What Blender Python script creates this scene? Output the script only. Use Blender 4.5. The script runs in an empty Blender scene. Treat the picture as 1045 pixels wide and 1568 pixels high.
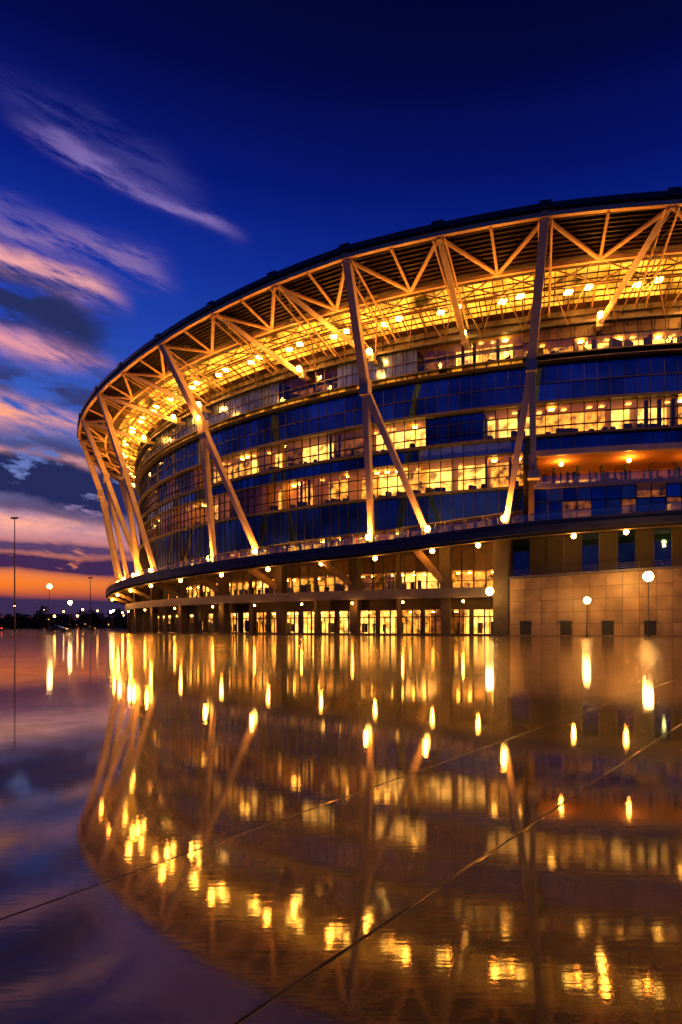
import bpy, math, random
from mathutils import Vector, Matrix, noise as mn
random.seed(7)
S=bpy.context.scene
CAMH=1.1
CX,CY=58.5,192.6
# ------------------------------------------------------------------ helpers
def rim_r(t):
    T=[(-40,126),(0,126),(10.8,126.3),(16.6,127.4),(21.8,127.7),(26.9,128.0),(31.9,127.2),(37.4,126.2),(44,125.2),(50.7,124.7),(57.2,124.9),(65.5,125.6),(72,126.2),(90,126.3)]
    return lerp(T,t)
def lerp(T,t):
    if t<=T[0][0]: return T[0][1]
    for (a,va),(b,vb) in zip(T,T[1:]):
        if t<=b:
            f=(t-a)/(b-a); return va+(vb-va)*f
    return T[-1][1]
def deck(t):   # terrace level, climbs round the bowl
    return CAMH+lerp([(0,13.4),(9.4,13.1),(17.8,12.3),(27.2,10.8),(40.2,9.9),(55,9.0),(70,8.1),(100,7.6)],t)
def P(r,t,z):
    a=math.radians(t)
    return Vector((CX-r*math.sin(a),CY-r*math.cos(a),z))
def ev(f,t): return f(t) if callable(f) else f

def nodes_mat(name):
    m=bpy.data.materials.new(name); m.use_nodes=True
    nt=m.node_tree; nt.nodes.clear()
    return m,nt
def pbr(name,col,rough=.5,metal=0,noise=.15,nscale=3,bump=0,spec=.5):
    m,nt=nodes_mat(name)
    o=nt.nodes.new('ShaderNodeOutputMaterial'); b=nt.nodes.new('ShaderNodeBsdfPrincipled')
    tc=nt.nodes.new('ShaderNodeTexCoord'); n=nt.nodes.new('ShaderNodeTexNoise')
    n.inputs['Scale'].default_value=nscale; n.inputs['Detail'].default_value=4
    nt.links.new(tc.outputs['Object'],n.inputs['Vector'])
    r=nt.nodes.new('ShaderNodeValToRGB')
    r.color_ramp.elements[0].position=.3; r.color_ramp.elements[1].position=.7
    r.color_ramp.elements[0].color=tuple(c*(1-noise) for c in col)+(1,)
    r.color_ramp.elements[1].color=tuple(min(1,c*(1+noise)) for c in col)+(1,)
    nt.links.new(n.outputs['Fac'],r.inputs['Fac']); nt.links.new(r.outputs['Color'],b.inputs['Base Color'])
    b.inputs['Roughness'].default_value=rough; b.inputs['Metallic'].default_value=metal
    b.inputs['Specular IOR Level'].default_value=spec
    if bump:
        bp=nt.nodes.new('ShaderNodeBump'); bp.inputs['Distance'].default_value=bump
        nt.links.new(n.outputs['Fac'],bp.inputs['Height']); nt.links.new(bp.outputs['Normal'],b.inputs['Normal'])
    nt.links.new(b.outputs[0],o.inputs[0]); return m
def emit(name,col,st,nscale=0,lo=.4,hi=1.6,col2=None):
    m,nt=nodes_mat(name)
    o=nt.nodes.new('ShaderNodeOutputMaterial'); e=nt.nodes.new('ShaderNodeEmission')
    e.inputs[0].default_value=col+(1,); e.inputs[1].default_value=st
    if nscale:
        tc=nt.nodes.new('ShaderNodeTexCoord'); n=nt.nodes.new('ShaderNodeTexNoise')
        n.inputs['Scale'].default_value=nscale; n.inputs['Detail'].default_value=4
        nt.links.new(tc.outputs['Object'],n.inputs['Vector'])
        mr=nt.nodes.new('ShaderNodeMapRange'); mr.inputs[1].default_value=.35; mr.inputs[2].default_value=.65
        mr.inputs[3].default_value=st*lo; mr.inputs[4].default_value=st*hi
        nt.links.new(n.outputs['Fac'],mr.inputs[0]); nt.links.new(mr.outputs[0],e.inputs[1])
        if col2:
            mx=nt.nodes.new('ShaderNodeMix'); mx.data_type='RGBA'
            mx.inputs[6].default_value=col+(1,); mx.inputs[7].default_value=col2+(1,)
            n2=nt.nodes.new('ShaderNodeTexNoise'); n2.inputs['Scale'].default_value=nscale*2.3
            nt.links.new(tc.outputs['Object'],n2.inputs['Vector'])
            nt.links.new(n2.outputs['Fac'],mx.inputs[0]); nt.links.new(mx.outputs[2],e.inputs[0])
    nt.links.new(e.outputs[0],o.inputs[0]); return m
def glassy(name,tint,refl,rough=.03,grefl=(.8,.88,1)):
    m,nt=nodes_mat(name)
    o=nt.nodes.new('ShaderNodeOutputMaterial'); t=nt.nodes.new('ShaderNodeBsdfTransparent'); g=nt.nodes.new('ShaderNodeBsdfGlossy')
    t.inputs[0].default_value=tint+(1,); g.inputs['Roughness'].default_value=rough; g.inputs[0].default_value=grefl+(1,)
    f=nt.nodes.new('ShaderNodeFresnel'); f.inputs[0].default_value=1.5
    a=nt.nodes.new('ShaderNodeMath'); a.operation='ADD'; a.use_clamp=True; a.inputs[1].default_value=refl
    nt.links.new(f.outputs[0],a.inputs[0]); mx=nt.nodes.new('ShaderNodeMixShader')
    nt.links.new(a.outputs[0],mx.inputs[0]); nt.links.new(t.outputs[0],mx.inputs[1]); nt.links.new(g.outputs[0],mx.inputs[2])
    nt.links.new(mx.outputs[0],o.inputs[0]); return m

MT=dict(
 steel=pbr('painted_steel',(.44,.36,.28),.45,noise=.14,nscale=.8),
 steel2=pbr('truss_steel',(.54,.37,.22),.5,noise=.16,nscale=.8),
 steel3=pbr('secondary_steel',(.14,.085,.045),.5,noise=.12,nscale=.8),
 navy=pbr('dark_cladding',(.010,.015,.035),.35,noise=.3),
 rib=pbr('soffit_sheet',(.035,.015,.007),.6,noise=.25),
 louver=pbr('louver_panel',(.045,.028,.024),.5,noise=.35,nscale=.6),
 mull=pbr('mullion',(.014,.012,.012),.4),
 slab=pbr('slab_edge',(.05,.048,.06),.5,noise=.3,nscale=1.2,bump=.01),
 conc=pbr('concrete',(.10,.064,.038),.75,noise=.35,nscale=1.1,bump=.02),
 concd=pbr('concrete_dark',(.030,.022,.017),.8,noise=.3,nscale=1.1),
 tile=pbr('wall_tile',(.19,.125,.068),.5,noise=.35,nscale=.35,bump=.006),
 tile2=pbr('wall_tile_weathered',(.165,.108,.058),.55,noise=.4,nscale=.5,bump=.006),
 black=pbr('opening_shade_black',(.005,.005,.006),.7),
 bglass=pbr('blue_glass',(.03,.10,.30),.05,metal=.85,noise=.6,nscale=.16),
 bglass2=pbr('pale_blue_glass',(.12,.19,.32),.14,metal=.6,noise=.5,nscale=.3),
 dglass=pbr('dark_glass',(.020,.062,.19),.04,metal=.85,noise=.7,nscale=.16),
 glass=glassy('window_glass',(.95,.9,.84),.03),
 rail=glassy('railing_glass',(.6,.68,.8),.12,.05),
 hot=emit('room_bright',(1,.37,.03),2.7,.9,.25,1.9,(1,.53,.11)),
 warm=emit('room_amber',(1,.28,.015),1.2,1.0,.12,2.2,(1,.41,.05)),
 dim=emit('room_dim',(1,.25,.02),.20,.9,.05,2.0),
 off=pbr('room_dark',(.02,.02,.025),.8),
 skin_soff=emit('glowing_roof_panel',(1,.28,.010),1.5,.32,.10,2.5,(1,.40,.035)),  # emission puts the floodlight glow into the soffit panels
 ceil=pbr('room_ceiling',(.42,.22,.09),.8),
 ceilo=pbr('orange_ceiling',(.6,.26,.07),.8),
 bulb=emit('lamp_bulb',(1,.46,.06),55),
 bulbs=emit('floodlight_lens',(1,.48,.06),42),
 strip=emit('light_strip',(1,.33,.02),.8,.6,.1,1.6),
 white=emit('lamp_white',(1,.60,.18),70),
 red=emit('tail_light',(1,.03,.01),12),
 cloth=pbr('clothes',(.03,.02,.02),.8,noise=.5,nscale=1),
 leaf=pbr('foliage',(.02,.03,.015),.8,noise=.5,nscale=.4),
 bark=pbr('bark',(.05,.035,.025),.9),
 paint=pbr('car_paint',(.03,.035,.05),.25,metal=.4),
 tyre=pbr('tyre',(.02,.02,.02),.8),
 pole=pbr('pole_metal',(.04,.04,.045),.45,metal=.5),
)
class MB:
    def __init__(s,name,parent=None,smooth=False):
        s.n=name; s.v=[]; s.f=[]; s.m=[]; s.mats=[]; s.parent=parent; s.smooth=smooth
    def mi(s,k):
        if k not in s.mats: s.mats.append(k)
        return s.mats.index(k)
    def face(s,pts,k):
        b=len(s.v); s.v+= [tuple(p) for p in pts]; s.f.append(tuple(range(b,b+len(pts)))); s.m.append(s.mi(k))
    def hexa(s,p,k):
        b=len(s.v); s.v+=[tuple(q) for q in p]; i=s.mi(k)
        for f in ((0,3,2,1),(4,5,6,7),(0,1,5,4),(1,2,6,5),(2,3,7,6),(3,0,4,7)):
            s.f.append(tuple(b+j for j in f)); s.m.append(i)
    def box(s,c,sz,k,rot=0):
        c=Vector(c); R=Matrix.Rotation(rot,3,'Z'); h=[q/2 for q in sz]
        pp=[]
        for z in (-h[2],h[2]):
            for x,y in ((-h[0],-h[1]),(h[0],-h[1]),(h[0],h[1]),(-h[0],h[1])):
                pp.append(c+R@Vector((x,y,z)))
        s.hexa(pp,k)
    def beam(s,a,b,w0,d0,k,w1=None,d1=None,up=None):
        a=Vector(a); b=Vector(b); ax=(b-a).normalized()
        up=up or Vector((CX,CY,0))-Vector((a.x,a.y,0)); up=Vector(up)
        sd=ax.cross(up).normalized(); u=sd.cross(ax).normalized()
        w1=w0 if w1 is None else w1; d1=d0 if d1 is None else d1
        s.hexa([a-sd*w0/2-u*d0/2,a+sd*w0/2-u*d0/2,a+sd*w0/2+u*d0/2,a-sd*w0/2+u*d0/2,
                b-sd*w1/2-u*d1/2,b+sd*w1/2-u*d1/2,b+sd*w1/2+u*d1/2,b-sd*w1/2+u*d1/2],k)
    def tube(s,a,b,r0,k,r1=None,n=8):
        a=Vector(a); b=Vector(b); r1=r0 if r1 is None else r1
        ax=(b-a).normalized(); q=Vector((0,0,1)) if abs(ax.z)<.9 else Vector((1,0,0))
        u=ax.cross(q).normalized(); w=ax.cross(u)
        base=len(s.v); i=s.mi(k)
        for c,r in ((a,r0),(b,r1)):
            for j in range(n):
                an=2*math.pi*j/n; s.v.append(tuple(c+(u*math.cos(an)+w*math.sin(an))*r))
        for j in range(n):
            s.f.append((base+j,base+(j+1)%n,base+n+(j+1)%n,base+n+j)); s.m.append(i)
        s.f.append(tuple(base+j for j in range(n))[::-1]); s.m.append(i)
        s.f.append(tuple(base+n+j for j in range(n))); s.m.append(i)
    def ball(s,c,r,k,n=10,m=6,sz=1):
        base=len(s.v); i=s.mi(k); c=Vector(c)
        for a in range(m+1):
            ph=math.pi*a/m
            for j in range(n):
                th=2*math.pi*j/n
                s.v.append(tuple(c+Vector((r*math.sin(ph)*math.cos(th),r*math.sin(ph)*math.sin(th),r*sz*math.cos(ph)))))
        for a in range(m):
            for j in range(n):
                s.f.append((base+a*n+j,base+a*n+(j+1)%n,base+(a+1)*n+(j+1)%n,base+(a+1)*n+j)); s.m.append(i)
    def ring(s,r0,r1,z0,z1,ta,tb,k,step=1.4):
        n=max(1,int(round((tb-ta)/step))); i=s.mi(k); base=len(s.v)
        for j in range(n+1):
            t=ta+(tb-ta)*j/n
            a,b=ev(r0,t),ev(r1,t)
            s.v+=[tuple(P(a,t,ev(z0,t))),tuple(P(b,t,ev(z0,t))),tuple(P(b,t,ev(z1,t))),tuple(P(a,t,ev(z1,t)))]
        for j in range(n):
            o=base+4*j
            for q in range(4):
                s.f.append((o+q,o+(q+1)%4,o+4+(q+1)%4,o+4+q)); s.m.append(i)
        s.f.append((base,base+3,base+2,base+1)); s.m.append(i)
        o=base+4*n; s.f.append((o,o+1,o+2,o+3)); s.m.append(i)
    def sheet(s,ra,za,rb,zb,ta,tb,k,step=1.4):
        n=max(1,int(round((tb-ta)/step)))
        base=len(s.v); i=s.mi(k)
        for j in range(n+1):
            t=ta+(tb-ta)*j/n
            s.v+=[tuple(P(ev(ra,t),t,ev(za,t))),tuple(P(ev(rb,t),t,ev(zb,t)))]
        for j in range(n):
            o=base+2*j; s.f.append((o,o+1,o+3,o+2)); s.m.append(i)
    def panes(s,r,z0,z1,ta,tb,dt,k,jit=0,gap=.03):
        n=max(1,int(round((tb-ta)/dt))); d=(tb-ta)/n
        for j in range(n):
            a=ta+d*j+d*gap; b=ta+d*(j+1)-d*gap; kk=k(a) if callable(k) else k
            if kk is None: continue
            J=lambda: random.uniform(-jit,jit)
            s.face([P(r+J(),b,ev(z0,b)),P(r+J(),a,ev(z0,a)),P(r+J(),a,ev(z1,a)),P(r+J(),b,ev(z1,b))],kk)
    def mulls(s,r,z0,z1,ta,tb,dt,k,w=.09,d=.2):
        n=max(1,int(round((tb-ta)/dt)))
        for j in range(n+1):
            t=ta+(tb-ta)*j/n; h=math.degrees(w/2/r)
            za,zb=ev(z0,t),ev(z1,t)
            s.hexa([P(r+d,t+h,za),P(r+d,t-h,za),P(r-.05,t-h,za),P(r-.05,t+h,za),
                    P(r+d,t+h,zb),P(r+d,t-h,zb),P(r-.05,t-h,zb),P(r-.05,t+h,zb)],k)
    def build(s):
        me=bpy.data.meshes.new(s.n); me.from_pydata(s.v,[],s.f)
        for k in s.mats: me.materials.append(MT[k])
        me.polygons.foreach_set('material_index',s.m)
        if s.smooth: me.polygons.foreach_set('use_smooth',[True]*len(s.f))
        me.update()
        o=bpy.data.objects.new(s.n,me); S.collection.objects.link(o)
        if s.parent: o.parent=s.parent
        return o
def empty(name,loc=(0,0,0)):
    e=bpy.data.objects.new(name,None); e.location=loc; S.collection.objects.link(e); return e
AMB=(1,.30,.028)
def plight(name,loc,pw,parent,col=AMB,rad=.15):
    l=bpy.data.lights.new(name,'POINT'); l.energy=pw; l.color=col; l.shadow_soft_size=rad
    o=bpy.data.objects.new(name,l); o.location=loc; S.collection.objects.link(o)
    if parent: o.parent=parent
    return o
Z=lambda v: v+CAMH
TA,TB=-14,100      # detailed arc
stadium=empty('stadium')
# ------------------------------------------------------------------ bowl core + roof
core=MB('bowl_core',stadium)
core.ring(100,107.6,0,Z(40.4),-180,180,'off',3)
core.ring(lambda t:96,lambda t:112.2,Z(40.2),Z(40.6),-180,180,'concd',3)
core.ring(107.6,112.2,0,Z(40.2),TB,180,'concd',3); core.ring(107.6,112.2,0,Z(40.2),-180,TA,'concd',3)
core.build()
roof=MB('roof',stadium)
roof.sheet(lambda t:rim_r(t)+.2,Z(45.5),88,Z(47.5),-180,180,'navy',2)
roof.sheet(88,Z(47.5),88,Z(41),-180,180,'navy',2)
roof.sheet(lambda t:rim_r(t)-.1,Z(44.95),120.3,Z(43.35),-180,180,'rib',1.4)
roof.sheet(120.3,Z(43.35),118.4,Z(42.95),-180,180,'rib',1.4)
roof.sheet(113.4,Z(41.1),112.0,Z(40.62),-180,180,'rib',1.4)
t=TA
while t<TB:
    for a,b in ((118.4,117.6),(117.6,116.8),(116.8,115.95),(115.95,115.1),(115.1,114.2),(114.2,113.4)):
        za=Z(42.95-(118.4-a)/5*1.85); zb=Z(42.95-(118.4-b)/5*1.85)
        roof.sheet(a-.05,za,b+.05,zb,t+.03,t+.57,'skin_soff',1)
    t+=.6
roof.sheet(118.4,Z(43.1),113.4,Z(41.25),-180,180,'rib',2)
for i in range(11):
    f=(i+.5)/11
    roof.ring(lambda t,f=f:rim_r(t)*(1-f)+120.3*f-.06,lambda t,f=f:rim_r(t)*(1-f)+120.3*f+.06,Z(44.95-1.6*f-.26),Z(44.95-1.6*f-.02),TA,TB,'rib',1.4)
for rr,zz in ((117.6,42.6),(116.8,42.3),(115.95,41.98),(115.1,41.67),(114.2,41.33)):
    roof.ring(rr-.05,rr+.05,Z(zz-.10),Z(zz+.03),TA,TB,'mull',1.4)
roof.build()
cap=MB('roof_rim',stadium)
cap.ring(lambda t:rim_r(t)-.1,lambda t:rim_r(t)+.5,Z(44.95),Z(45.55),-180,180,'navy',1)
cap.ring(lambda t:rim_r(t)-.25,lambda t:rim_r(t)+.3,Z(44.2),Z(44.7),-180,180,'steel2',1)
NODES=[-17.8,-12,-6.2,-.5,5.2,10.8,16.6,21.8,26.9,31.9,37.4,44,50.7,57.2,65.5,72.5,79,86,93,100]
for t in NODES:
    cap.ring(lambda t:rim_r(t)-.3,lambda t:rim_r(t)+.65,Z(45.0),Z(45.75),t-.3,t+.3,'navy',.3)
cap.build()
# ------------------------------------------------------------------ trusses
tr=MB('roof_truss',stadium)
def rimp(t,z=44.2): return P(rim_r(t)-.1,t,Z(z))
I1=lambda t,z=42.6:P(120.4,t,Z(z))
I2=lambda t,z=41.6:P(117.2,t,Z(z))
I3=lambda t,z=40.3:P(113.6,t,Z(z))
tr.ring(120.2,120.6,Z(42.35),Z(42.75),TA,TB,'steel2',1.4)
tr.ring(117.05,117.3,Z(41.45),Z(41.65),TA,TB,'steel3',1.4)
for a,b in zip(NODES,NODES[1:]):
    m=(a+b)/2; q1=(a+m)/2; q3=(m+b)/2
    tr.tube(rimp(a),I1(m),.25,'steel2'); tr.tube(rimp(b),I1(m),.25,'steel2'); tr.tube(rimp(m),I1(m),.18,'steel2')
    for s0,s1 in ((I1(a),I2(m)),(I1(b),I2(m)),(I1(m),I2(a)),(I1(m),I2(b))): tr.tube(s0,s1,.09,'steel3',n=6)
    tr.tube(I2(m),I3(m),.13,'steel3'); tr.tube(I2(q1),I3(q1),.09,'steel3',n=6); tr.tube(I2(q3),I3(q3),.09,'steel3',n=6)
    for dd in (-.3,.3):
        tr.tube(rimp(a+dd,44.0),P(113.2,a+dd,Z(39.9)),.13,'steel2')
    for k in range(6):
        f=k/6; g=(k+1)/6
        p0=rimp(a-.3,44.0).lerp(P(113.2,a-.3,Z(39.9)),f); p1=rimp(a+.3,44.0).lerp(P(113.2,a+.3,Z(39.9)),g)
        tr.tube(p0,p1,.06,'steel3',n=5)
    for c in (q1,q3):
        tr.tube(P(113.6,c,Z(38.3)),P(117.2,c-.9,Z(41.5)),.09,'steel3',n=6)
        tr.tube(P(113.6,c,Z(38.3)),P(117.2,c+.9,Z(41.5)),.09,'steel3',n=6)
tr.build()
# ------------------------------------------------------------------ raking struts and columns
st=MB('raking_columns',stadium)
def strut(t0,t1,z1=37.6,r1=114.6):
    st.beam(rimp(t0,44.6),P(r1,t1,Z(z1)),.66,.7,'steel',.6,.6)
    st.beam(P(r1+.05,t1,Z(z1+.7)),P(r1-.05,t1,Z(z1-.35)),.8,.8,'steel')
    st.beam(P(r1,t1,Z(z1-.1)),P(112.6,t1,Z(z1-.1)),.5,.5,'steel',up=(0,0,1))
MAJ=[]
def major(t0,ts,legs,zs=31.1,rs=121.5):
    top=rimp(t0,45.0); sp=P(rs,ts,Z(zs))
    st.beam(top,sp,.9,.9,'steel',1.05,1.05)
    st.beam(sp+Vector((0,0,.8)),sp-Vector((0,0,1.2)),1.2,1.2,'steel',1.3,1.2)
    for i,(tl,zl) in enumerate(legs):
        r=117.2 if zl is None else 119.4
        z=deck(tl)+.05 if zl is None else Z(zl)
        ft=P(r,tl,z)
        d=(ft-sp).normalized()
        st.beam(sp-Vector((0,0,.3))+d*.2,ft,.85,.95,'steel',.6,.7)
        if zl is None:
            MAJ.append(tl); st.box(ft+Vector((0,0,.2)),(1.1,1.1,.4),'conc',-math.radians(tl))
        else: st.beam(ft+Vector((0,0,.1)),ft-Vector((0,0,.8)),1.4,1.3,'steel')
major(16.6,17.3,[(18.9,None),(17.2,18.6)])
major(26.9,27.1,[(27.6,None),(23.6,None)])
major(44,41.1,[(42.4,None),(37.1,None)])
major(65.5,62.0,[(61.2,None),(55.6,None)])
major(57.2,54.5,[(57.0,None),(52.2,None)],zs=29)
major(72.5,70.5,[(70.8,None),(65.0,None)])
major(79,78,[(79.5,None),(74.5,None)]); major(93,92,[(93,None),(88,None)])
major(-.5,-.2,[(.6,None),(-4,None)])
SH=[(10.8,13.3),(21.8,21.6),(31.9,28.2),(37.4,34.1),(50.7,46.0),(57.2,50.5),(5.2,8.0),(-6.2,-3.5),(86,82),(65.5,58.5)]
for a,b in SH: strut(a,b)
st.build()
# ------------------------------------------------------------------ facade
TS=17.9
fa=MB('facade_glazing',stadium); fm=MB('facade_frames',stadium); ro=MB('rooms',stadium)
DT=.8
def smooth_pick(keys,seed,f=.22):
    def g(t):
        v=mn.noise(Vector((t*f,seed*3.7,0)))*.9+.5+random.uniform(-.03,.03)
        return keys[max(0,min(len(keys)-1,int(v*len(keys))))]
    return g
fa.panes(112.9,Z(38.75),Z(40.5),TA,TB,DT,'louver',.02); fm.mulls(112.9,Z(38.6),Z(40.5),TA,TB,DT,'mull',.07,.12)
fm.ring(112.2,113.9,Z(38.35),Z(38.65),TA,TB,'slab'); 
fm.ring(112.2,113.35,Z(39.6),Z(39.66),TA,TB,'mull')
def runs(ta,tb,probs,lo=2,hi=7,force=None):
    out=[]; t=ta
    while t<tb:
        n=random.randint(lo,hi)*DT; r=random.random(); acc=0
        for k,p in probs:
            acc+=p
            if r<=acc: break
        out.append((t,min(tb,t+n),k)); t+=n
    if force:
        for (a,b,k) in force: out.append((a,b,k))
    return out
def room_band(z0,z1,rr,depth,rn,dark='dglass',ta=TA,tb=TB):
    def look(t):
        k='off'
        for a,b,kk in rn:
            if a<=t<b: k=kk
        return k
    n=int(round((tb-ta)/DT))
    for j in range(n):
        t=ta+(tb-ta)*j/n; t2=ta+(tb-ta)*(j+1)/n; k=look(t+.1)
        if k=='off':
            fa.panes(rr,ev(z0,t),ev(z1,t),t,t2,DT,dark,.02); continue
        fa.panes(rr,ev(z0,t),ev(z1,t),t,t2,DT,'glass',.012)
        z0v,z1v=ev(z0,t),ev(z1,t)
        ro.face([P(rr-depth,t2,z0v),P(rr-depth,t,z0v),P(rr-depth,t,z1v),P(rr-depth,t2,z1v)],k)  # back wall emits: the room's lighting is put into its colour
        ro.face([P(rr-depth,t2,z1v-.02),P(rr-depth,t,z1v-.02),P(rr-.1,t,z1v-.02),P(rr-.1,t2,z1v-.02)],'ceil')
        ro.face([P(rr-depth,t2,z0v+.02),P(rr-depth,t,z0v+.02),P(rr-.1,t,z0v+.02),P(rr-.1,t2,z0v+.02)],'conc')
        if look(t-.1)!=k or random.random()<.2:
            ro.face([P(rr-depth,t,z0v),P(rr-.15,t,z0v),P(rr-.15,t,z1v),P(rr-depth,t,z1v)],'ceil')
        if k in('hot','warm') and random.random()<.6:
            c=P(rr-depth*random.uniform(.25,.6),(t+t2)/2,z1v-.3); ro.box(c,(.6,.6,.12),'bulbs' if random.random()<.35 else 'hot')
        if random.random()<.7:
            c=P(rr-depth*random.uniform(.4,.8),t+random.uniform(.1,.7),z0v+.55); ro.box(c,(random.uniform(.4,1.6),.5,random.uniform(.8,1.7)),'cloth',random.random())
        if random.random()<.25:
            c=P(rr-1.2,t+.1,(z0v+z1v)/2); ro.box(c,(.4,.4,z1v-z0v-.06),'concd')
upl=runs(TS,TB,[('off',.88),('dim',.12)],4,9,[(18.2,22.0,'hot'),(22.0,24.4,'dim'),(19.8,20.6,'warm')])
room_band(Z(34.9),Z(38.3),113.2,3.2,upl,'bglass2',TS,TB)
upr=runs(TA,TS,[('hot',.7),('warm',.3)],3,8)
room_band(Z(35.2),Z(36.8),113.2,2.5,upr,'bglass2',TA,TS)
fa.panes(113.2,Z(36.9),Z(38.3),TA,TS,DT,'louver',.02)
fm.mulls(113.2,Z(34.8),Z(38.35),TA,TB,DT,'mull',.07,.1)
fm.ring(112.2,113.35,Z(36.55),Z(36.64),TS,TB,'mull')
fm.ring(111.5,113.7,Z(34.1),Z(34.2),TA,TB,'slab'); fm.ring(111.5,113.9,Z(34.75),Z(34.88),TA,TB,'slab')
fa.panes(113.1,Z(34.22),Z(34.72),TS,TB,DT,lambda t:'strip' if random.random()<.8 else 'dim',0,.06)
fa.panes(113.1,Z(34.22),Z(35.1),TA,TS,DT,'dglass',0.01)
fa.panes(112.6,Z(31.6),Z(34.08),TA,TB,DT,smooth_pick(['dglass','dglass','bglass'],1),.006)
fa.panes(112.6,Z(29.2),Z(31.5),TA,TB,DT,smooth_pick(['dglass','bglass','dglass'],2),.006)
fm.mulls(112.6,Z(29.1),Z(34.1),TA,TB,DT,'mull',.07,.1)
fm.ring(112.0,112.75,Z(31.5),Z(31.6),TA,TB,'mull'); fm.ring(111.8,113.3,Z(28.8),Z(29.15),TA,TB,'slab')
room_band(Z(24.9),Z(28.78),112.5,4,runs(TA,TS,[('warm',.6),('hot',.25),('dim',.15)],3,8)+runs(TS,TB,[('warm',.48),('hot',.34),('dim',.12),('off',.06)],2,6),'dglass')
fm.mulls(112.5,Z(24.9),Z(28.8),TA,TB,DT,'mull',.10,.14)
fm.ring(112.2,112.66,Z(27.5),Z(27.58),TA,TB,'mull'); fm.ring(112.2,112.7,Z(26.0),Z(26.06),TA,TB,'mull')
fm.ring(111.8,113.2,Z(24.6),Z(24.88),TA,TB,'slab')
sp3=smooth_pick(['dglass','bglass','dglass'],3)
fa.panes(112.55,Z(22.9),Z(24.58),TS,TB,DT,lambda t:'bglass2' if 18<t<24.5 else sp3(t),.006)
fm.mulls(112.55,Z(22.8),Z(24.6),TS,TB,DT,'mull',.07,.1)
room_band(Z(18.4),Z(22.7),112.5,4,runs(TS,TB,[('warm',.42),('hot',.26),('dim',.2),('off',.12)],2,6,[(20.3,23.9,'hot'),(24.5,26.5,'warm'),(28.5,31.5,'warm')]),'dglass',TS,TB)
fm.mulls(112.5,Z(18.3),Z(22.8),TS,TB,DT,'mull',.10,.14)
for zz in (19.8,21.3): fm.ring(112.2,112.68,Z(zz),Z(zz+.07),TS,TB,'mull')
fm.ring(111.8,113.0,Z(22.72),Z(22.88),TS,TB,'slab'); fm.ring(111.8,113.3,Z(18.1),Z(18.38),TS,TB,'slab')
z6=lambda t:deck(t)+2.9
fa.panes(112.6,z6,Z(18.08),TS,TB,DT,smooth_pick(['dglass','dglass','bglass'],4),.006)
room_band(lambda t:deck(t)+.05,z6,112.4,4,runs(TS,TB,[('warm',.4),('dim',.4),('off',.15),('hot',.05)],2,6),'dglass',TS,TB)
fm.mulls(112.6,deck,Z(18.1),TS,TB,DT,'mull',.08,.12)
fm.ring(111.8,112.9,lambda t:z6(t)-.08,lambda t:z6(t)+.08,TS,TB,'slab')
# right-hand wing: open balcony
BE=TS-.7
fm.ring(107.6,118.6,Z(20.75),Z(21.2),TA,BE,'slab'); fm.ring(118.6,118.95,Z(20.6),Z(21.3),TA,BE,'steel')
fa.panes(112.55,Z(21.2),Z(24.58),TA,TS,DT,'dglass',.01)
fm.mulls(112.55,Z(21.2),Z(24.58),TA,TS,DT,'mull',.07,.1)
fm.ring(107.6,118.4,Z(20.64),Z(20.74),TA,BE-.2,'ceilo')
fm.ring(108.0,108.4,Z(17.2),Z(20.64),TA,BE-.2,'ceilo')
fm.ring(107.6,118.3,Z(16.85),Z(17.15),TA,BE,'slab')
fm.ring(118.3,118.7,Z(16.75),Z(17.25),TA,BE,'steel')
pk=['bglass','glass','bglass2','glass','bglass2','dglass']
fa.panes(118.2,lambda t:Z(15.2),lambda t:Z(16.75),TA,BE,DT,lambda t:random.choice(pk),.01)
fa.panes(118.2,lambda t:deck(t)+.1,lambda t:Z(15.1),TA,BE,DT,lambda t:random.choice(pk),.01)
ro.ring(114,114.2,lambda t:deck(t),Z(16.8),TA,TS-.8,'dim')
for q in range(12):
    tt=random.uniform(TA,TS-1.5); ro.box(P(115,tt,deck(tt)+1.4),(1.3,.3,.8),'warm',-math.radians(tt))
fm.mulls(118.2,deck,Z(16.8),TA,BE,DT,'steel3',.10,.15)
fm.ring(117.9,118.4,Z(15.1),Z(15.2),TA,BE,'mull')
fm.hexa([P(118.3,BE,deck(TS)),P(112.4,BE,deck(TS)),P(112.4,TS-.4,deck(TS)),P(118.3,TS-.4,deck(TS)),P(118.3,BE,Z(21.1)),P(112.4,BE,Z(21.1)),P(112.4,TS-.4,Z(21.1)),P(118.3,TS-.4,Z(21.1))],'conc')
ra=MB('balcony_railing',stadium)
ra.panes(118.5,Z(17.25),Z(18.2),TA,BE,DT*1.2,'rail',0); ra.ring(118.45,118.55,Z(18.2),Z(18.27),TA,BE,'steel3')
ra.mulls(118.45,Z(17.2),Z(18.2),TA,BE,DT*1.2,'steel3',.05,.05)
ra.build()
t=TA
while t<TS-1.2:
    k=random.choice(['warm','dim','off','warm'])
    fa.face([P(108.45,t+1.3,Z(17.3)),P(108.45,t+.1,Z(17.3)),P(108.45,t+.1,Z(19.7)),P(108.45,t+1.3,Z(19.7))],k); 
    fm.beam(P(112,t,Z(17.15)),P(112,t,Z(20.65)),.35,.35,'concd'); t+=1.5
fa.build(); fm.build(); ro.build()
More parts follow.
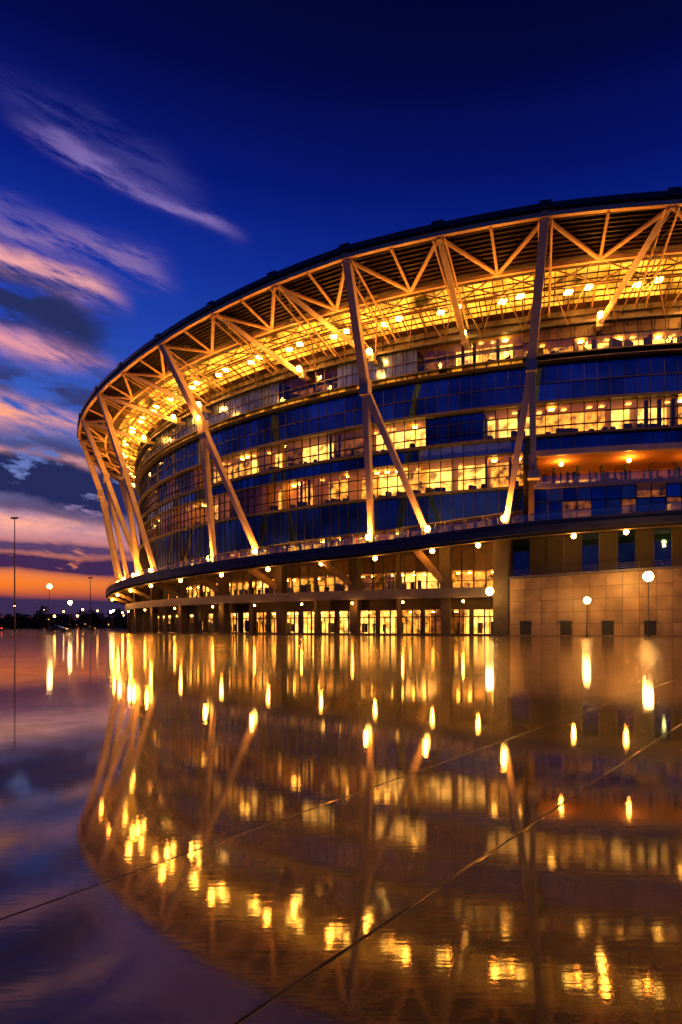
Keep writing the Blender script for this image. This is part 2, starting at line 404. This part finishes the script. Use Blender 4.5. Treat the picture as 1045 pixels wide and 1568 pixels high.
# ------------------------------------------------------------------ podium
po=MB('podium',stadium)
po.ring(106,120.0,lambda t:deck(t)-.7,deck,TA,TB,'conc')
po.ring(120.0,120.35,lambda t:deck(t)-1.15,lambda t:deck(t)+.25,TA,TB,'slab')
po.ring(119.2,120.0,lambda t:deck(t)-1.5,lambda t:deck(t)-.7,TA,TB,'concd')
po.ring(120.35,120.42,lambda t:deck(t)-.35,lambda t:deck(t)-.28,TA,TB,'mull')
po2=MB('terrace_railing',stadium)
po2.panes(119.9,lambda t:deck(t)+.3,lambda t:deck(t)+1.15,TA,TB,.9,'rail',0)
po2.ring(119.86,119.94,lambda t:deck(t)+1.15,lambda t:deck(t)+1.22,TA,TB,'steel3')
po2.mulls(119.85,lambda t:deck(t)+.2,lambda t:deck(t)+1.15,TA,TB,.9,'steel3',.05,.05)
po2.build()
TW=19.6
po.ring(106,115.8,5.0,5.8,TW,TB,'conc'); po.ring(115.8,116.1,4.9,6.2,TW,TB,'slab')
po.ring(107.2,107.5,0,lambda t:deck(t)-.7,TA,TB,'concd')
lo=MB('concourse_glazing',stadium); lr=MB('concourse_rooms',stadium)
def low_band(z0,z1,rr,depth,probs,ta,tb,dt):
    t=ta
    while t<tb:
        n=random.randint(2,5); r=random.random(); acc=0
        for k,p in probs:
            acc+=p
            if r<=acc: break
        for _ in range(n):
            if t>=tb: break
            t2=t+dt; a=ev(z0,t); b=ev(z1,t)
            lo.panes(rr,a,b,t,t2,dt,'glass' if k!='off' else 'dglass',.01)
            if k!='off':
                lr.face([P(rr-depth,t2,a),P(rr-depth,t,a),P(rr-depth,t,b),P(rr-depth,t2,b)],k)  # concourse back wall glows itself, interior lamplight put into the emission
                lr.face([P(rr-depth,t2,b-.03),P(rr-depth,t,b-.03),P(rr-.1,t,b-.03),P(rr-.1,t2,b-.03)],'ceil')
                if random.random()<.6: lr.box(P(rr-depth*.5,t+dt*.5,b-.3),(.4,.4,.15),'bulbs')
                if random.random()<.7: lr.box(P(rr-1.5,t+dt*random.random(),a+.8),(random.uniform(.3,1.0),.4,random.uniform(1.0,2.2)),'cloth',random.random())
            t=t2
low_band(6.0,lambda t:min(8.9,deck(t)-1.3),111.2,3.2,[('warm',.6),('hot',.2),('dim',.15),('off',.05)],TW,TB,.85)
low_band(.15,3.5,112.6,3.4,[('hot',.35),('warm',.55),('dim',.1)],TW,TB,.85)
for z0,z1,rr in ((5.8,lambda t:deck(t)-.8,111.2),(.05,5.0,112.6)):
    lo.mulls(rr,z0,z1,TW,TB,.85,'mull',.18,.18)
lo.mulls(112.6,.05,2.4,TW+.425,TB+.425,.85,'mull',.09,.12)
lo.ring(112.4,112.8,2.4,2.55,TW,TB,'mull'); lo.ring(112.2,112.85,3.5,5.0,TW,TB,'concd')
lo.ring(111,111.35,7.4,7.48,TW,TB,'mull'); lo.ring(111.0,111.3,lambda t:min(8.9,deck(t)-1.3),lambda t:deck(t)-.7,TW,TB,'conc')
lo.mulls(112.6,.05,3.5,TW,TB,1.7,'concd',.55,.5)
lo.build(); lr.build()
t=TW+3.2; i=0
while t<TB:
    big=(i%2==0)
    po.beam(P(115.0,t,0),P(115.1,t,deck(t)-.7),1.1 if big else .5,1.0 if big else .45,'concd',1.5 if big else .5,1.4 if big else .45)
    if big: po.beam(P(114.4,t,6.4),P(119.3,t+1.6,deck(t)-1.0),.7,1.0,'conc',.9,.7)
    t+=3.3; i+=1
po.ring(112.2,117.6,0,lambda t:deck(t)-.8,18.7,TW,'concd',.5)
wt=lambda t:lerp([(TA,8.6),(9,8.0),(18.8,7.0)],t)
po.ring(117.0,117.5,0,lambda t:wt(t)+.02,TA,18.68,'concd',.9)
po.build()
wl=MB('tiled_wall',stadium)
for rw in range(5):
    za=lambda t,rw=rw:wt(t)*rw/5+.02; zb=lambda t,rw=rw:wt(t)*(rw+1)/5-.02
    wl.panes(117.6,za,zb,TA,18.6,.9,lambda t:'tile' if random.random()<.6 else 'tile2',.006,.012)
wl.ring(117.45,117.85,lambda t:wt(t)+.02,lambda t:wt(t)+.3,TA,18.68,'slab')
t=18.0; 
while t>TA:
    h=1.0
    wl.hexa([P(117.66,t,0.02),P(117.66,t-h*.65,0.02),P(117.0,t-h*.65,0.02),P(117.0,t,0.02),P(117.66,t,1.75),P(117.66,t-h*.65,1.75),P(117.0,t-h*.65,1.75),P(117.0,t,1.75)],'black')  # solid block, the opening's shade put into its black colour
    wl.ring(117.5,117.85,1.78,1.88,t-h*.7,t+.05,'slab',.7)
    t-=2.3
wl.panes(112.5,lambda t:wt(t),lambda t:deck(t)-.8,TA,18.6,1.1,lambda t:random.choice(['dglass','off','off','off','dglass']),.02)
wl.mulls(112.5,wt,lambda t:deck(t)-.8,TA,18.6,1.1,'mull',.1,.1)
wl.ring(112.4,117.1,lambda t:wt(t)-.3,lambda t:wt(t)-.02,TA,18.6,'concd')
for k in range(3): wl.ring(117.6,117.66,lambda t,k=k:wt(t)+.5+k*.25,lambda t,k=k:wt(t)+.54+k*.25,TA,18.6,'pole')
wl.mulls(117.6,lambda t:wt(t)+.3,lambda t:wt(t)+1.05,TA,18.6,1.2,'pole',.05,.05)
wl.build()
# ------------------------------------------------------------------ stadium lamps
lp=MB('lamp_fittings',stadium)
def fit(p,r=.2,k='bulb'): lp.ball(p,r,k)
t=TA+.8; i=0
while t<TB-8:
    for q,(dr,dt) in enumerate(((0,0),(.4,1.1))):
        p=P(116.6-dr,t+dt,Z(41.35-dr*.3)); lp.box(p,(.85,.85,.2),'bulbs')
    plight('soffit_light',P(116.4,t+.55,Z(40.8)),560,stadium,AMB,.3)
    t+=5.3 if t>60 else 3.9
for a,b in SH:
    p=P(115.5,b,Z(38.35)); fit(p,.42); plight('strut_light',P(116.7,b,Z(38.9)),1700,stadium,AMB,.25)
for tl in MAJ:
    p=P(118.35,tl,deck(tl)+1.25); fit(p,.42); lp.tube(P(118.35,tl,deck(tl)),p,.07,'mull'); plight('column_light',P(119.1,tl,deck(tl)+1.9),2900,stadium,AMB,.25)
for t0 in (-.5,5.2,10.8,16.6,21.8,26.9,31.9,37.4,44,50.7,57.2,65.5,72.5):
    plight('truss_fill_light',P(121.5,t0+2.7,Z(39.0)),1500,stadium,AMB,.4)  # added lamps without fittings, to turn the truss members orange
p=P(122.3,41.2,Z(32.2)); fit(p,.36); plight('column_light',p+Vector((-.8,-.8,0)),900,stadium,AMB,.2)
for t in [-4,0,4,8.3,12.2,15.0,20.4,23.2,27.0,31.0,35.6,40.5,46,51.5,57,63,70]:
    p=P(118.9,t,deck(t)-1.75); fit(p,.30); lp.tube(p,p+Vector((0,0,.5)),.05,'mull')
    plight('canopy_light',p-Vector((0,0,.5)),800,stadium,AMB,.15)
for i,t in enumerate([21.5,25.5,29.2,33.4,38,43,49,56,63,70]):
    p=P(116.7,t,4.4); fit(p,.16); lp.tube(p,p+Vector((0,0,.55)),.04,'mull')
    plight('entrance_light',p-Vector((0,0,.3)),340,stadium,AMB,.12)
t=15.6
while t>0:
    p=P(115.5,t,Z(20.3)); fit(p,.26); plight('balcony_light',p-Vector((0,0,.45)),480,stadium,AMB,.12); t-=3.9
lp.build()
# ------------------------------------------------------------------ ground
def ground_mat():
    m,nt=nodes_mat('wet_plaza_paving'); N=nt.nodes.new; L=nt.links.new
    o=N('ShaderNodeOutputMaterial'); tc=N('ShaderNodeTexCoord')
    def noise(s,d=4,r=.5,vec=None):
        n=N('ShaderNodeTexNoise'); n.inputs['Scale'].default_value=s; n.inputs['Detail'].default_value=d; n.inputs['Roughness'].default_value=r
        L(vec or tc.outputs['Object'],n.inputs['Vector']); return n.outputs['Fac']
    def ma(op,a,b=None,cl=False):
        x=N('ShaderNodeMath'); x.operation=op; x.use_clamp=cl
        for i,q in enumerate((a,b)):
            if q is None: continue
            if isinstance(q,(int,float)): x.inputs[i].default_value=q
            else: L(q,x.inputs[i])
        return x.outputs[0]
    def mr(v,a,b,c,d):
        x=N('ShaderNodeMapRange'); L(v,x.inputs[0])
        for i,q in enumerate((a,b,c,d)): x.inputs[i+1].default_value=q
        return x.outputs[0]
    sx=N('ShaderNodeSeparateXYZ'); L(tc.outputs['Object'],sx.inputs[0])
    c=ma('SUBTRACT',sx.outputs[1],ma('MULTIPLY',sx.outputs[0],1.35))
    dist=None
    for k in (2.20,4.18,-6.0,24.0,44.0):
        dk=ma('MULTIPLY',ma('ABSOLUTE',ma('SUBTRACT',c,k)),.6)
        dist=dk if dist is None else ma('MINIMUM',dist,dk)
    joint=mr(ma('ADD',dist,ma('MULTIPLY',noise(9,3),.008)),.006,.013,1,0)
    big=noise(.35,4); med=noise(2.5,5); fine=noise(38,3,.6); grain=noise(170,2,.6)
    mp=N('ShaderNodeMapping'); mp.inputs['Scale'].default_value=(5,34,1); L(tc.outputs['Object'],mp.inputs[0])
    ripple=noise(1,2,.5,mp.outputs[0])
    d=N('ShaderNodeBsdfPrincipled')
    cr=N('ShaderNodeValToRGB'); cr.color_ramp.elements[0].color=(.006,.006,.008,1); cr.color_ramp.elements[1].color=(.036,.034,.036,1)
    cr.color_ramp.elements[0].position=.38; cr.color_ramp.elements[1].position=.66
    L(ma('MULTIPLY',ma('ADD',med,grain),.5),cr.inputs[0]); L(cr.outputs[0],d.inputs['Base Color']); d.inputs['Roughness'].default_value=.8
    d.inputs['Specular IOR Level'].default_value=.03
    far=mr(ma('ADD',sx.outputs[1],ma('MULTIPLY',big,12)),14,28,0,1)     # standing water near, damp paving further out
    near=mr(ma('ADD',sx.outputs[1],ma('MULTIPLY',med,1.6)),2.5,5.0,1,0)  # drained paving at the puddle's edge
    g=N('ShaderNodeBsdfGlossy'); g.inputs[0].default_value=(1,.96,.94,1)
    g2=N('ShaderNodeBsdfGlossy'); g2.inputs[0].default_value=(1,.93,.88,1)
    rough=ma('ADD',ma('ADD',mr(big,.48,.68,.008,.028),ma('MULTIPLY',far,.035)),ma('ADD',ma('MULTIPLY',joint,.3),ma('MULTIPLY',near,.02))); L(rough,g.inputs['Roughness'])
    L(ma('ADD',ma('MULTIPLY',far,.06),.11),g2.inputs['Roughness'])
    h=ma('ADD',ma('MULTIPLY',fine,.28),ma('ADD',ma('MULTIPLY',grain,.16),ma('ADD',ma('MULTIPLY',med,.7),ma('MULTIPLY',joint,-6))))
    h=ma('ADD',h,ma('MULTIPLY',ripple,ma('ADD',ma('MULTIPLY',far,2.4),.75)))
    bp=N('ShaderNodeBump'); bp.inputs['Strength'].default_value=1; bp.inputs['Distance'].default_value=.00022; L(h,bp.inputs['Height'])
    bp2=N('ShaderNodeBump'); bp2.inputs['Strength'].default_value=1; bp2.inputs['Distance'].default_value=.0014; L(ma('ADD',grain,fine),bp2.inputs['Height'])
    L(bp.outputs[0],g.inputs['Normal']); L(bp2.outputs[0],g2.inputs['Normal']); L(bp2.outputs[0],d.inputs['Normal'])
    gm=N('ShaderNodeMixShader'); L(ma('ADD',ma('ADD',mr(med,.42,.62,.06,.15),ma('MULTIPLY',far,.12)),ma('MULTIPLY',near,.22),True),gm.inputs[0]); L(g.outputs[0],gm.inputs[1]); L(g2.outputs[0],gm.inputs[2])
    f=N('ShaderNodeFresnel'); f.inputs[0].default_value=1.45
    fac=ma('MULTIPLY',ma('ADD',ma('MULTIPLY',f.outputs[0],.74),mr(ma('ADD',ma('MULTIPLY',med,.5),ma('MULTIPLY',big,.5)),.40,.60,.18,.07),True),ma('SUBTRACT',1,ma('MULTIPLY',joint,.97)))
    fac=ma('MULTIPLY',fac,ma('SUBTRACT',1,ma('MULTIPLY',near,.48)))
    mx=N('ShaderNodeMixShader'); L(fac,mx.inputs[0]); L(d.outputs[0],mx.inputs[1]); L(gm.outputs[0],mx.inputs[2]); L(mx.outputs[0],o.inputs[0])
    return m
MT['ground']=ground_mat()
g=MB('ground'); g.face([(-3000,-600,0),(3000,-600,0),(3000,4500,0),(-3000,4500,0)],'ground'); g.build()
kb=MB('kerb'); 
kb.ring(120.5,120.8,0,.12,18.7,TB,'conc'); kb.ring(118.6,118.9,0,.12,TA,18.7,'conc'); kb.build()
# ------------------------------------------------------------------ street lamps
def street_lamp(x,y,h,pw=500,kind='ball',k='white',br=.2):
    e=empty('street_lamp',(x,y,0)); m=MB('lamp_post',None)
    m.tube((0,0,0),(0,0,.25),.16,'pole'); m.tube((0,0,.25),(0,0,h),.075,'pole',.05)
    m.tube((0,0,h-.02),(0,0,h+.12),.13,'pole',.2); m.ball((0,0,h+.12+br),br,k,14,10); m.tube((0,0,h+.1+br*2),(0,0,h+.2+br*2),.26,'pole',.08)
    ob=m.build(); ob.parent=e
    if pw:
        plight('lamp_light',(0,.7,h+.35),pw,e,(1,.38,.05),.2)
    return e
street_lamp(33.9,72,6.0,2000,br=.54)
street_lamp(18.0,79,4.8,1200,br=.48)
street_lamp(27.9,74,3.6,800,br=.38)
street_lamp(-53.6,120,8.0,300,br=.42)
street_lamp(-71,171,6.8,0,br=.5)
street_lamp(-45,160,5.5,200,k='bulb',br=.45)
for x,y,h in ((-130,260,9),(-112,300,8),(-150,330,9),(-95,240,7),(-170,400,10),(-118,215,6),(-88,290,8),(-205,380,9),(-140,420,8),(-75,215,6),(-126,235,5),(-67,190,5),(-90,205,4),(-160,300,6),(-105,260,5)):
    street_lamp(x,y,h,0,k=random.choice(['bulb','white','bulb']),br=.33)
def mast(x,y,h):
    e=empty('floodlight_mast',(x,y,0)); m=MB('mast')
    m.tube((0,0,0),(0,0,h),.2,'pole',.1); m.box((0,0,h),(1.7,.3,.2),'pole')
    for s in (-.6,-.2,.2,.6): m.box((s,-.2,h-.2),(.3,.3,.3),'pole')
    ob=m.build(); ob.parent=e
mast(-75,150,26.2); mast(-96,250,20)
for t in (41.5,36.5):
    e=empty('illuminated_sign'); m=MB('sign_board'); c=P(121.3,t,1.3)
    m.box(c,(1.0,.12,1.5),'pole',-math.radians(t)); m.box(c-Vector((-.06*math.sin(math.radians(t)),.075,0)),(.85,.03,1.3),'hot',-math.radians(t)); 
    m.tube(P(121.3,t,0),P(121.3,t,.6),.06,'pole'); ob=m.build(); ob.parent=e
# ------------------------------------------------------------------ car
def car(x,y,rot):
    e=empty('parked_car',(x,y,0)); e.rotation_euler=(0,0,rot); m=MB('body')
    pr=[(-2.15,.35),(-2.2,.75),(-2.0,.95),(-1.5,1.0),(-.95,1.38),(.35,1.42),(1.05,1.0),(1.9,.88),(2.15,.65),(2.15,.35)]
    w=[.8,.86,.86,.84,.66,.66,.82,.84,.78,.8]
    L=[Vector((p[0],-q,p[1])) for p,q in zip(pr,w)]; R=[Vector((p[0],q,p[1])) for p,q in zip(pr,w)]
    m.face(L,'paint'); m.face(R[::-1],'paint')
    for i in range(len(pr)):
        j=(i+1)%len(pr); m.face([L[i],R[i],R[j],L[j]],'dglass' if i in(3,5) else 'paint')
    for s in (-1,1):
        m.face([Vector((-1.3,s*.845,1.02)),Vector((.9,s*.845,1.02)),Vector((.3,s*.69,1.36)),Vector((-.9,s*.69,1.36))],'dglass')
        for xx in (-1.35,1.35): m.tube((xx,s*.65,.33),(xx,s*.9,.33),.33,'tyre',n=14)
        m.box((-2.2,s*.6,.75),(.06,.3,.14),'red'); m.box((2.12,s*.6,.68),(.08,.3,.12),'hot')
    ob=m.build(); ob.parent=e
car(-61,140,.1); car(-88,165,2.8); car(-72,185,.3)
# ------------------------------------------------------------------ distant trees
tm=MB('distant_trees')
for i in range(105):
    x=-330+i*2.6+random.uniform(-2,2); y=300+random.uniform(-25,60)
    if x>-60: continue
    h=random.uniform(5,9.5)*(1.15 if mn.noise(Vector((x*.03,0,0)))>0 else .85); tm.tube((x,y,0),(x,y,h*.5),.25,'bark',.12,n=6)
    for b in range(2):
        tm.tube((x,y,h*.3),(x+random.uniform(-1.6,1.6),y+random.uniform(-2,2),h*.7),.12,'bark',.04,n=5)
    cl=[(Vector((x+random.gauss(0,1.8),y+random.gauss(0,1.6),h*random.uniform(.15,.88))),random.uniform(.9,1.7)) for _ in range(9)]
    for c,r in cl:
        for _ in range(24):
            p=c+Vector((random.gauss(0,.55),random.gauss(0,.55),random.gauss(0,.45)))*r
            a=Vector((random.uniform(-1,1),random.uniform(-1,1),random.uniform(-1,1)))*.6; b2=Vector((random.uniform(-1,1),random.uniform(-1,1),random.uniform(-1,1)))*.6
            tm.face([p-a,p+b2,p+a,p-b2],'leaf')
tm.build()
hd=MB('background_buildings')
for i in range(26):
    x=-420+i*15; w=random.uniform(10,26); h=random.uniform(4,12)
    hd.box((x,470+i*.3,h/2),(w,14,h),'concd')
    for k in range(4):
        if random.random()<.6: hd.box((x+random.uniform(-w/2.5,w/2.5),462.8,random.uniform(1.5,h-.8)),(1.2,.1,.9),'hot')
hd.build()
# ------------------------------------------------------------------ people
def person_mesh(pose):
    V=[(0,0,.95),(0,0,1.15),(0,0,1.38),(0,0,1.50),(0,.02,1.58),(0,.02,1.70),
       (.10,0,.9),(.11,-.02+pose*.1,.5),(.11,pose*.2,.07),(.12,-.12+pose*.2,.04),
       (-.10,0,.9),(-.11,-.02-pose*.1,.5),(-.11,-pose*.2,.07),(-.12,-.12-pose*.2,.04),
       (.19,0,1.40),(.25,.03-pose*.1,1.13),(.24,-.08-pose*.15,.9),
       (-.19,0,1.40),(-.25,.03+pose*.1,1.13),(-.22,-.10+pose*.1,.92)]
    E=[(0,1),(1,2),(2,3),(3,4),(4,5),(0,6),(6,7),(7,8),(8,9),(0,10),(10,11),(11,12),(12,13),(2,14),(14,15),(15,16),(2,17),(17,18),(18,19)]
    R=[.15,.135,.16,.06,.09,.095,.1,.065,.045,.035,.1,.065,.045,.035,.065,.05,.035,.065,.05,.035]
    me=bpy.data.meshes.new('tmp'); me.from_pydata(V,E,[]); o=bpy.data.objects.new('tmp',me); S.collection.objects.link(o)
    sk=o.modifiers.new('s','SKIN'); o.modifiers.new('b','SUBSURF').levels=1
    for i,v in enumerate(me.skin_vertices[0].data):
        v.radius=(R[i],R[i]*.8); v.use_root=(i==0)
    dg=bpy.context.evaluated_depsgraph_get(); dg.update(); em=o.evaluated_get(dg).to_mesh()
    r=([v.co.copy() for v in em.vertices],[tuple(p.vertices) for p in em.polygons])
    o.evaluated_get(dg).to_mesh_clear(); bpy.data.objects.remove(o); return r
PT=[person_mesh(p) for p in (0,.5,1)]
cols=[(.02,.02,.03),(.12,.03,.02),(.03,.05,.12),(.1,.09,.08),(.03,.03,.03)]
for i,c in enumerate(cols): MT['cl%d'%i]=pbr('clothes_%d'%i,c,.85,nscale=8)
cr=MB('crowd',None,True)
def person(p):
    vs,fs=random.choice(PT); a=random.uniform(0,6.28); s=random.uniform(.93,1.06); R=Matrix.Rotation(a,3,'Z'); b=len(cr.v)
    i=cr.mi('cl%d'%random.randrange(5))
    cr.v+=[tuple(p+R@(v*s)) for v in vs]; cr.f+=[tuple(b+j for j in f) for f in fs]; cr.m+=[i]*len(fs)
t=16.6
while t>0:
    person(P(117.7+random.uniform(-.8,.3),t,Z(17.16))); t-=random.uniform(.2,.8)
for _ in range(44):
    t=random.uniform(18.5,48); person(P(random.uniform(117.6,119.3),t,deck(t)+.02))
for _ in range(14):
    t=random.uniform(20,60); person(P(random.uniform(113.5,119),t,.01))
cr.build()
# ------------------------------------------------------------------ world
W=bpy.data.worlds.new('World'); S.world=W; W.use_nodes=True; nt=W.node_tree; nt.nodes.clear()
N=nt.nodes.new; L=nt.links.new
def ma(op,a,b=None,c=None,cl=False):
    x=N('ShaderNodeMath'); x.operation=op; x.use_clamp=cl
    for i,q in enumerate((a,b,c)):
        if q is None: continue
        if isinstance(q,(int,float)): x.inputs[i].default_value=q
        else: L(q,x.inputs[i])
    return x.outputs[0]
def ss(v,a,b):
    x=N('ShaderNodeMapRange'); x.interpolation_type='SMOOTHSTEP'; L(v,x.inputs[0])
    if a<b: x.inputs[1].default_value=a; x.inputs[2].default_value=b; x.inputs[3].default_value=0; x.inputs[4].default_value=1
    else: x.inputs[1].default_value=b; x.inputs[2].default_value=a; x.inputs[3].default_value=1; x.inputs[4].default_value=0
    return x.outputs[0]
tc=N('ShaderNodeTexCoord'); sp=N('ShaderNodeSeparateXYZ'); L(tc.outputs['Generated'],sp.inputs[0])
dx,dy,dz=sp.outputs
u=ma('ARCTAN2',dx,dy); hor=ma('SQRT',ma('ADD',ma('MULTIPLY',dx,dx),ma('ADD',ma('MULTIPLY',dy,dy),1e-5))); v=ma('DIVIDE',dz,hor)
def ramp(stops):
    r=N('ShaderNodeValToRGB'); L(ma('DIVIDE',v,1.3,cl=True),r.inputs[0]); e=r.color_ramp.elements
    while len(e)<len(stops): e.new(.5)
    for i,(p,c) in enumerate(stops): e[i].position=p/1.3; e[i].color=c+(1,)
    return r.outputs[0]
warm=ramp([(0,(.20,.04,.06)),(.035,(.75,.10,.02)),(.06,(1,.22,.02)),(.095,(.95,.26,.10)),(.135,(.50,.24,.34)),(.20,(.16,.21,.50)),(.30,(.045,.12,.52)),(.42,(.018,.065,.46)),(.55,(.006,.030,.34)),(.68,(.0020,.010,.19)),(.85,(.0008,.003,.070)),(1.1,(.0004,.0012,.022))])
cool=ramp([(0,(.03,.03,.10)),(.2,(.02,.045,.22)),(.36,(.008,.045,.33)),(.52,(.003,.018,.25)),(.66,(.0011,.006,.13)),(.82,(.0005,.002,.045)),(1.05,(.0003,.0008,.014))])
def mix(f,a,b):
    x=N('ShaderNodeMix'); x.data_type='RGBA'
    if isinstance(f,(int,float)): x.inputs[0].default_value=f
    else: L(f,x.inputs[0])
    for i,q in ((6,a),(7,b)):
        if isinstance(q,tuple): x.inputs[i].default_value=q+(1,)
        else: L(q,x.inputs[i])
    return x.outputs[2]
uw=ma('DIVIDE',ma('ADD',u,.55),.55); wf=ma('POWER',2.718,ma('MULTIPLY',ma('MULTIPLY',uw,uw),-1))
col=mix(wf,cool,warm)
cv=N('ShaderNodeCombineXYZ'); L(u,cv.inputs[0]); L(v,cv.inputs[1])
def noise(sx,sy,rot,det=6,off=0,rough=.55):
    mp=N('ShaderNodeMapping'); mp.inputs['Scale'].default_value=(sx,sy,1); mp.inputs['Location'].default_value=(off,off*1.7,off)
    vr=N('ShaderNodeVectorRotate'); vr.inputs['Angle'].default_value=rot; vr.rotation_type='Z_AXIS'; L(cv.outputs[0],vr.inputs[0]); L(vr.outputs[0],mp.inputs[0])
    n=N('ShaderNodeTexNoise'); n.inputs['Detail'].default_value=det; n.inputs['Roughness'].default_value=rough; n.inputs['Scale'].default_value=1; L(mp.outputs[0],n.inputs[0]); return n.outputs['Fac']
warp=noise(5,11,.25,5,3.1); streak=noise(10,48,.28,8,7.7,.66); puff=noise(13,36,.1,8,1.3,.62)
def band(u1,v1,u2,v2,w,c,st,amp=.09,left=None,nz=None,end=.07,lo=.30,hi=.62):
    global col
    b=(v2-v1)/(u2-u1); a=v1-b*u1
    d=ma('SUBTRACT',v,ma('ADD',ma('MULTIPLY',u,b),a))
    d=ma('ADD',d,ma('MULTIPLY',ma('SUBTRACT',warp,.5),amp)); d=ma('DIVIDE',d,w)
    m=ma('POWER',2.718,ma('MULTIPLY',ma('MULTIPLY',d,d),-1))
    m=ma('MULTIPLY',m,ss(u,u2+end*.3,u2-end))
    m=ma('MULTIPLY',m,ss(u,-1.3,-.9) if left is None else ss(u,left-.02,left+.10))
    m=ma('MULTIPLY',m,ss(nz or streak,lo,hi)); m=ma('MULTIPLY',m,st,cl=True)
    col=mix(m,col,c)
band(-.481,.45,-.32,.41,.048,(.020,.028,.12),1.1,nz=puff,lo=.35,hi=.55)
band(-.481,.345,-.31,.325,.028,(.035,.045,.19),1.1,nz=puff,lo=.35,hi=.55)
band(-.481,.255,-.33,.225,.022,(.05,.07,.24),.7,nz=puff)
band(-.481,.215,-.27,.186,.036,(.016,.022,.10),1.9,nz=puff,lo=.34,hi=.48)
band(-.481,.165,-.30,.150,.010,(.05,.04,.14),.8,nz=puff)
band(-.40,.67,-.151,.60,.012,(.25,.17,.48),.85,left=-.47,lo=.34,hi=.60)
band(-.50,.74,-.20,.65,.030,(.07,.065,.30),.5,left=-.52)
band(-.481,.575,-.26,.53,.016,(.20,.14,.42),.5)
band(-.481,.545,-.25,.52,.018,(.34,.20,.42),.65,lo=.36,hi=.6)
band(-.481,.50,-.32,.472,.016,(.88,.38,.38),1.1,amp=.07)
band(-.481,.395,-.33,.372,.014,(.80,.32,.38),1.0,amp=.07)
band(-.481,.295,-.36,.282,.019,(1,.38,.24),1.25,amp=.06)
band(-.481,.245,-.33,.225,.006,(.80,.36,.36),.9,amp=.06,nz=puff)
band(-.481,.145,-.31,.134,.012,(1,.42,.32),1.0,amp=.04,nz=puff)
band(-.481,.115,-.29,.105,.007,(.10,.05,.14),1.4,amp=.035,nz=streak,lo=.35,hi=.5)
band(-.481,.092,-.24,.080,.012,(.050,.020,.085),1.7,amp=.035,nz=puff,lo=.32,hi=.46)
band(-.481,.028,-.1,.024,.016,(.035,.022,.08),1.6,amp=.02,lo=.2,hi=.4)
bg=N('ShaderNodeBackground'); L(col,bg.inputs[0]); bg.inputs[1].default_value=1.0
sky=N('ShaderNodeTexSky'); sky.sky_type='NISHITA'; sky.sun_disc=False; sky.sun_elevation=math.radians(0.0); sky.sun_rotation=math.radians(-30)
b2=N('ShaderNodeBackground'); L(sky.outputs[0],b2.inputs[0]); b2.inputs[1].default_value=.001
ad=N('ShaderNodeAddShader'); L(bg.outputs[0],ad.inputs[0]); L(b2.outputs[0],ad.inputs[1])
wo=N('ShaderNodeOutputWorld'); L(ad.outputs[0],wo.inputs[0])
# ------------------------------------------------------------------ camera
c=bpy.data.cameras.new('camera'); co=bpy.data.objects.new('camera',c); S.collection.objects.link(co)
co.location=(0,0,CAMH); co.rotation_euler=(math.radians(90),0,0)
c.sensor_fit='HORIZONTAL'; c.sensor_width=36; c.lens=36*1000/1045; c.shift_y=176/1045; c.clip_end=8000; c.clip_start=.05
S.camera=co
S.view_settings.view_transform='Standard'; S.view_settings.look='None'; S.view_settings.exposure=0
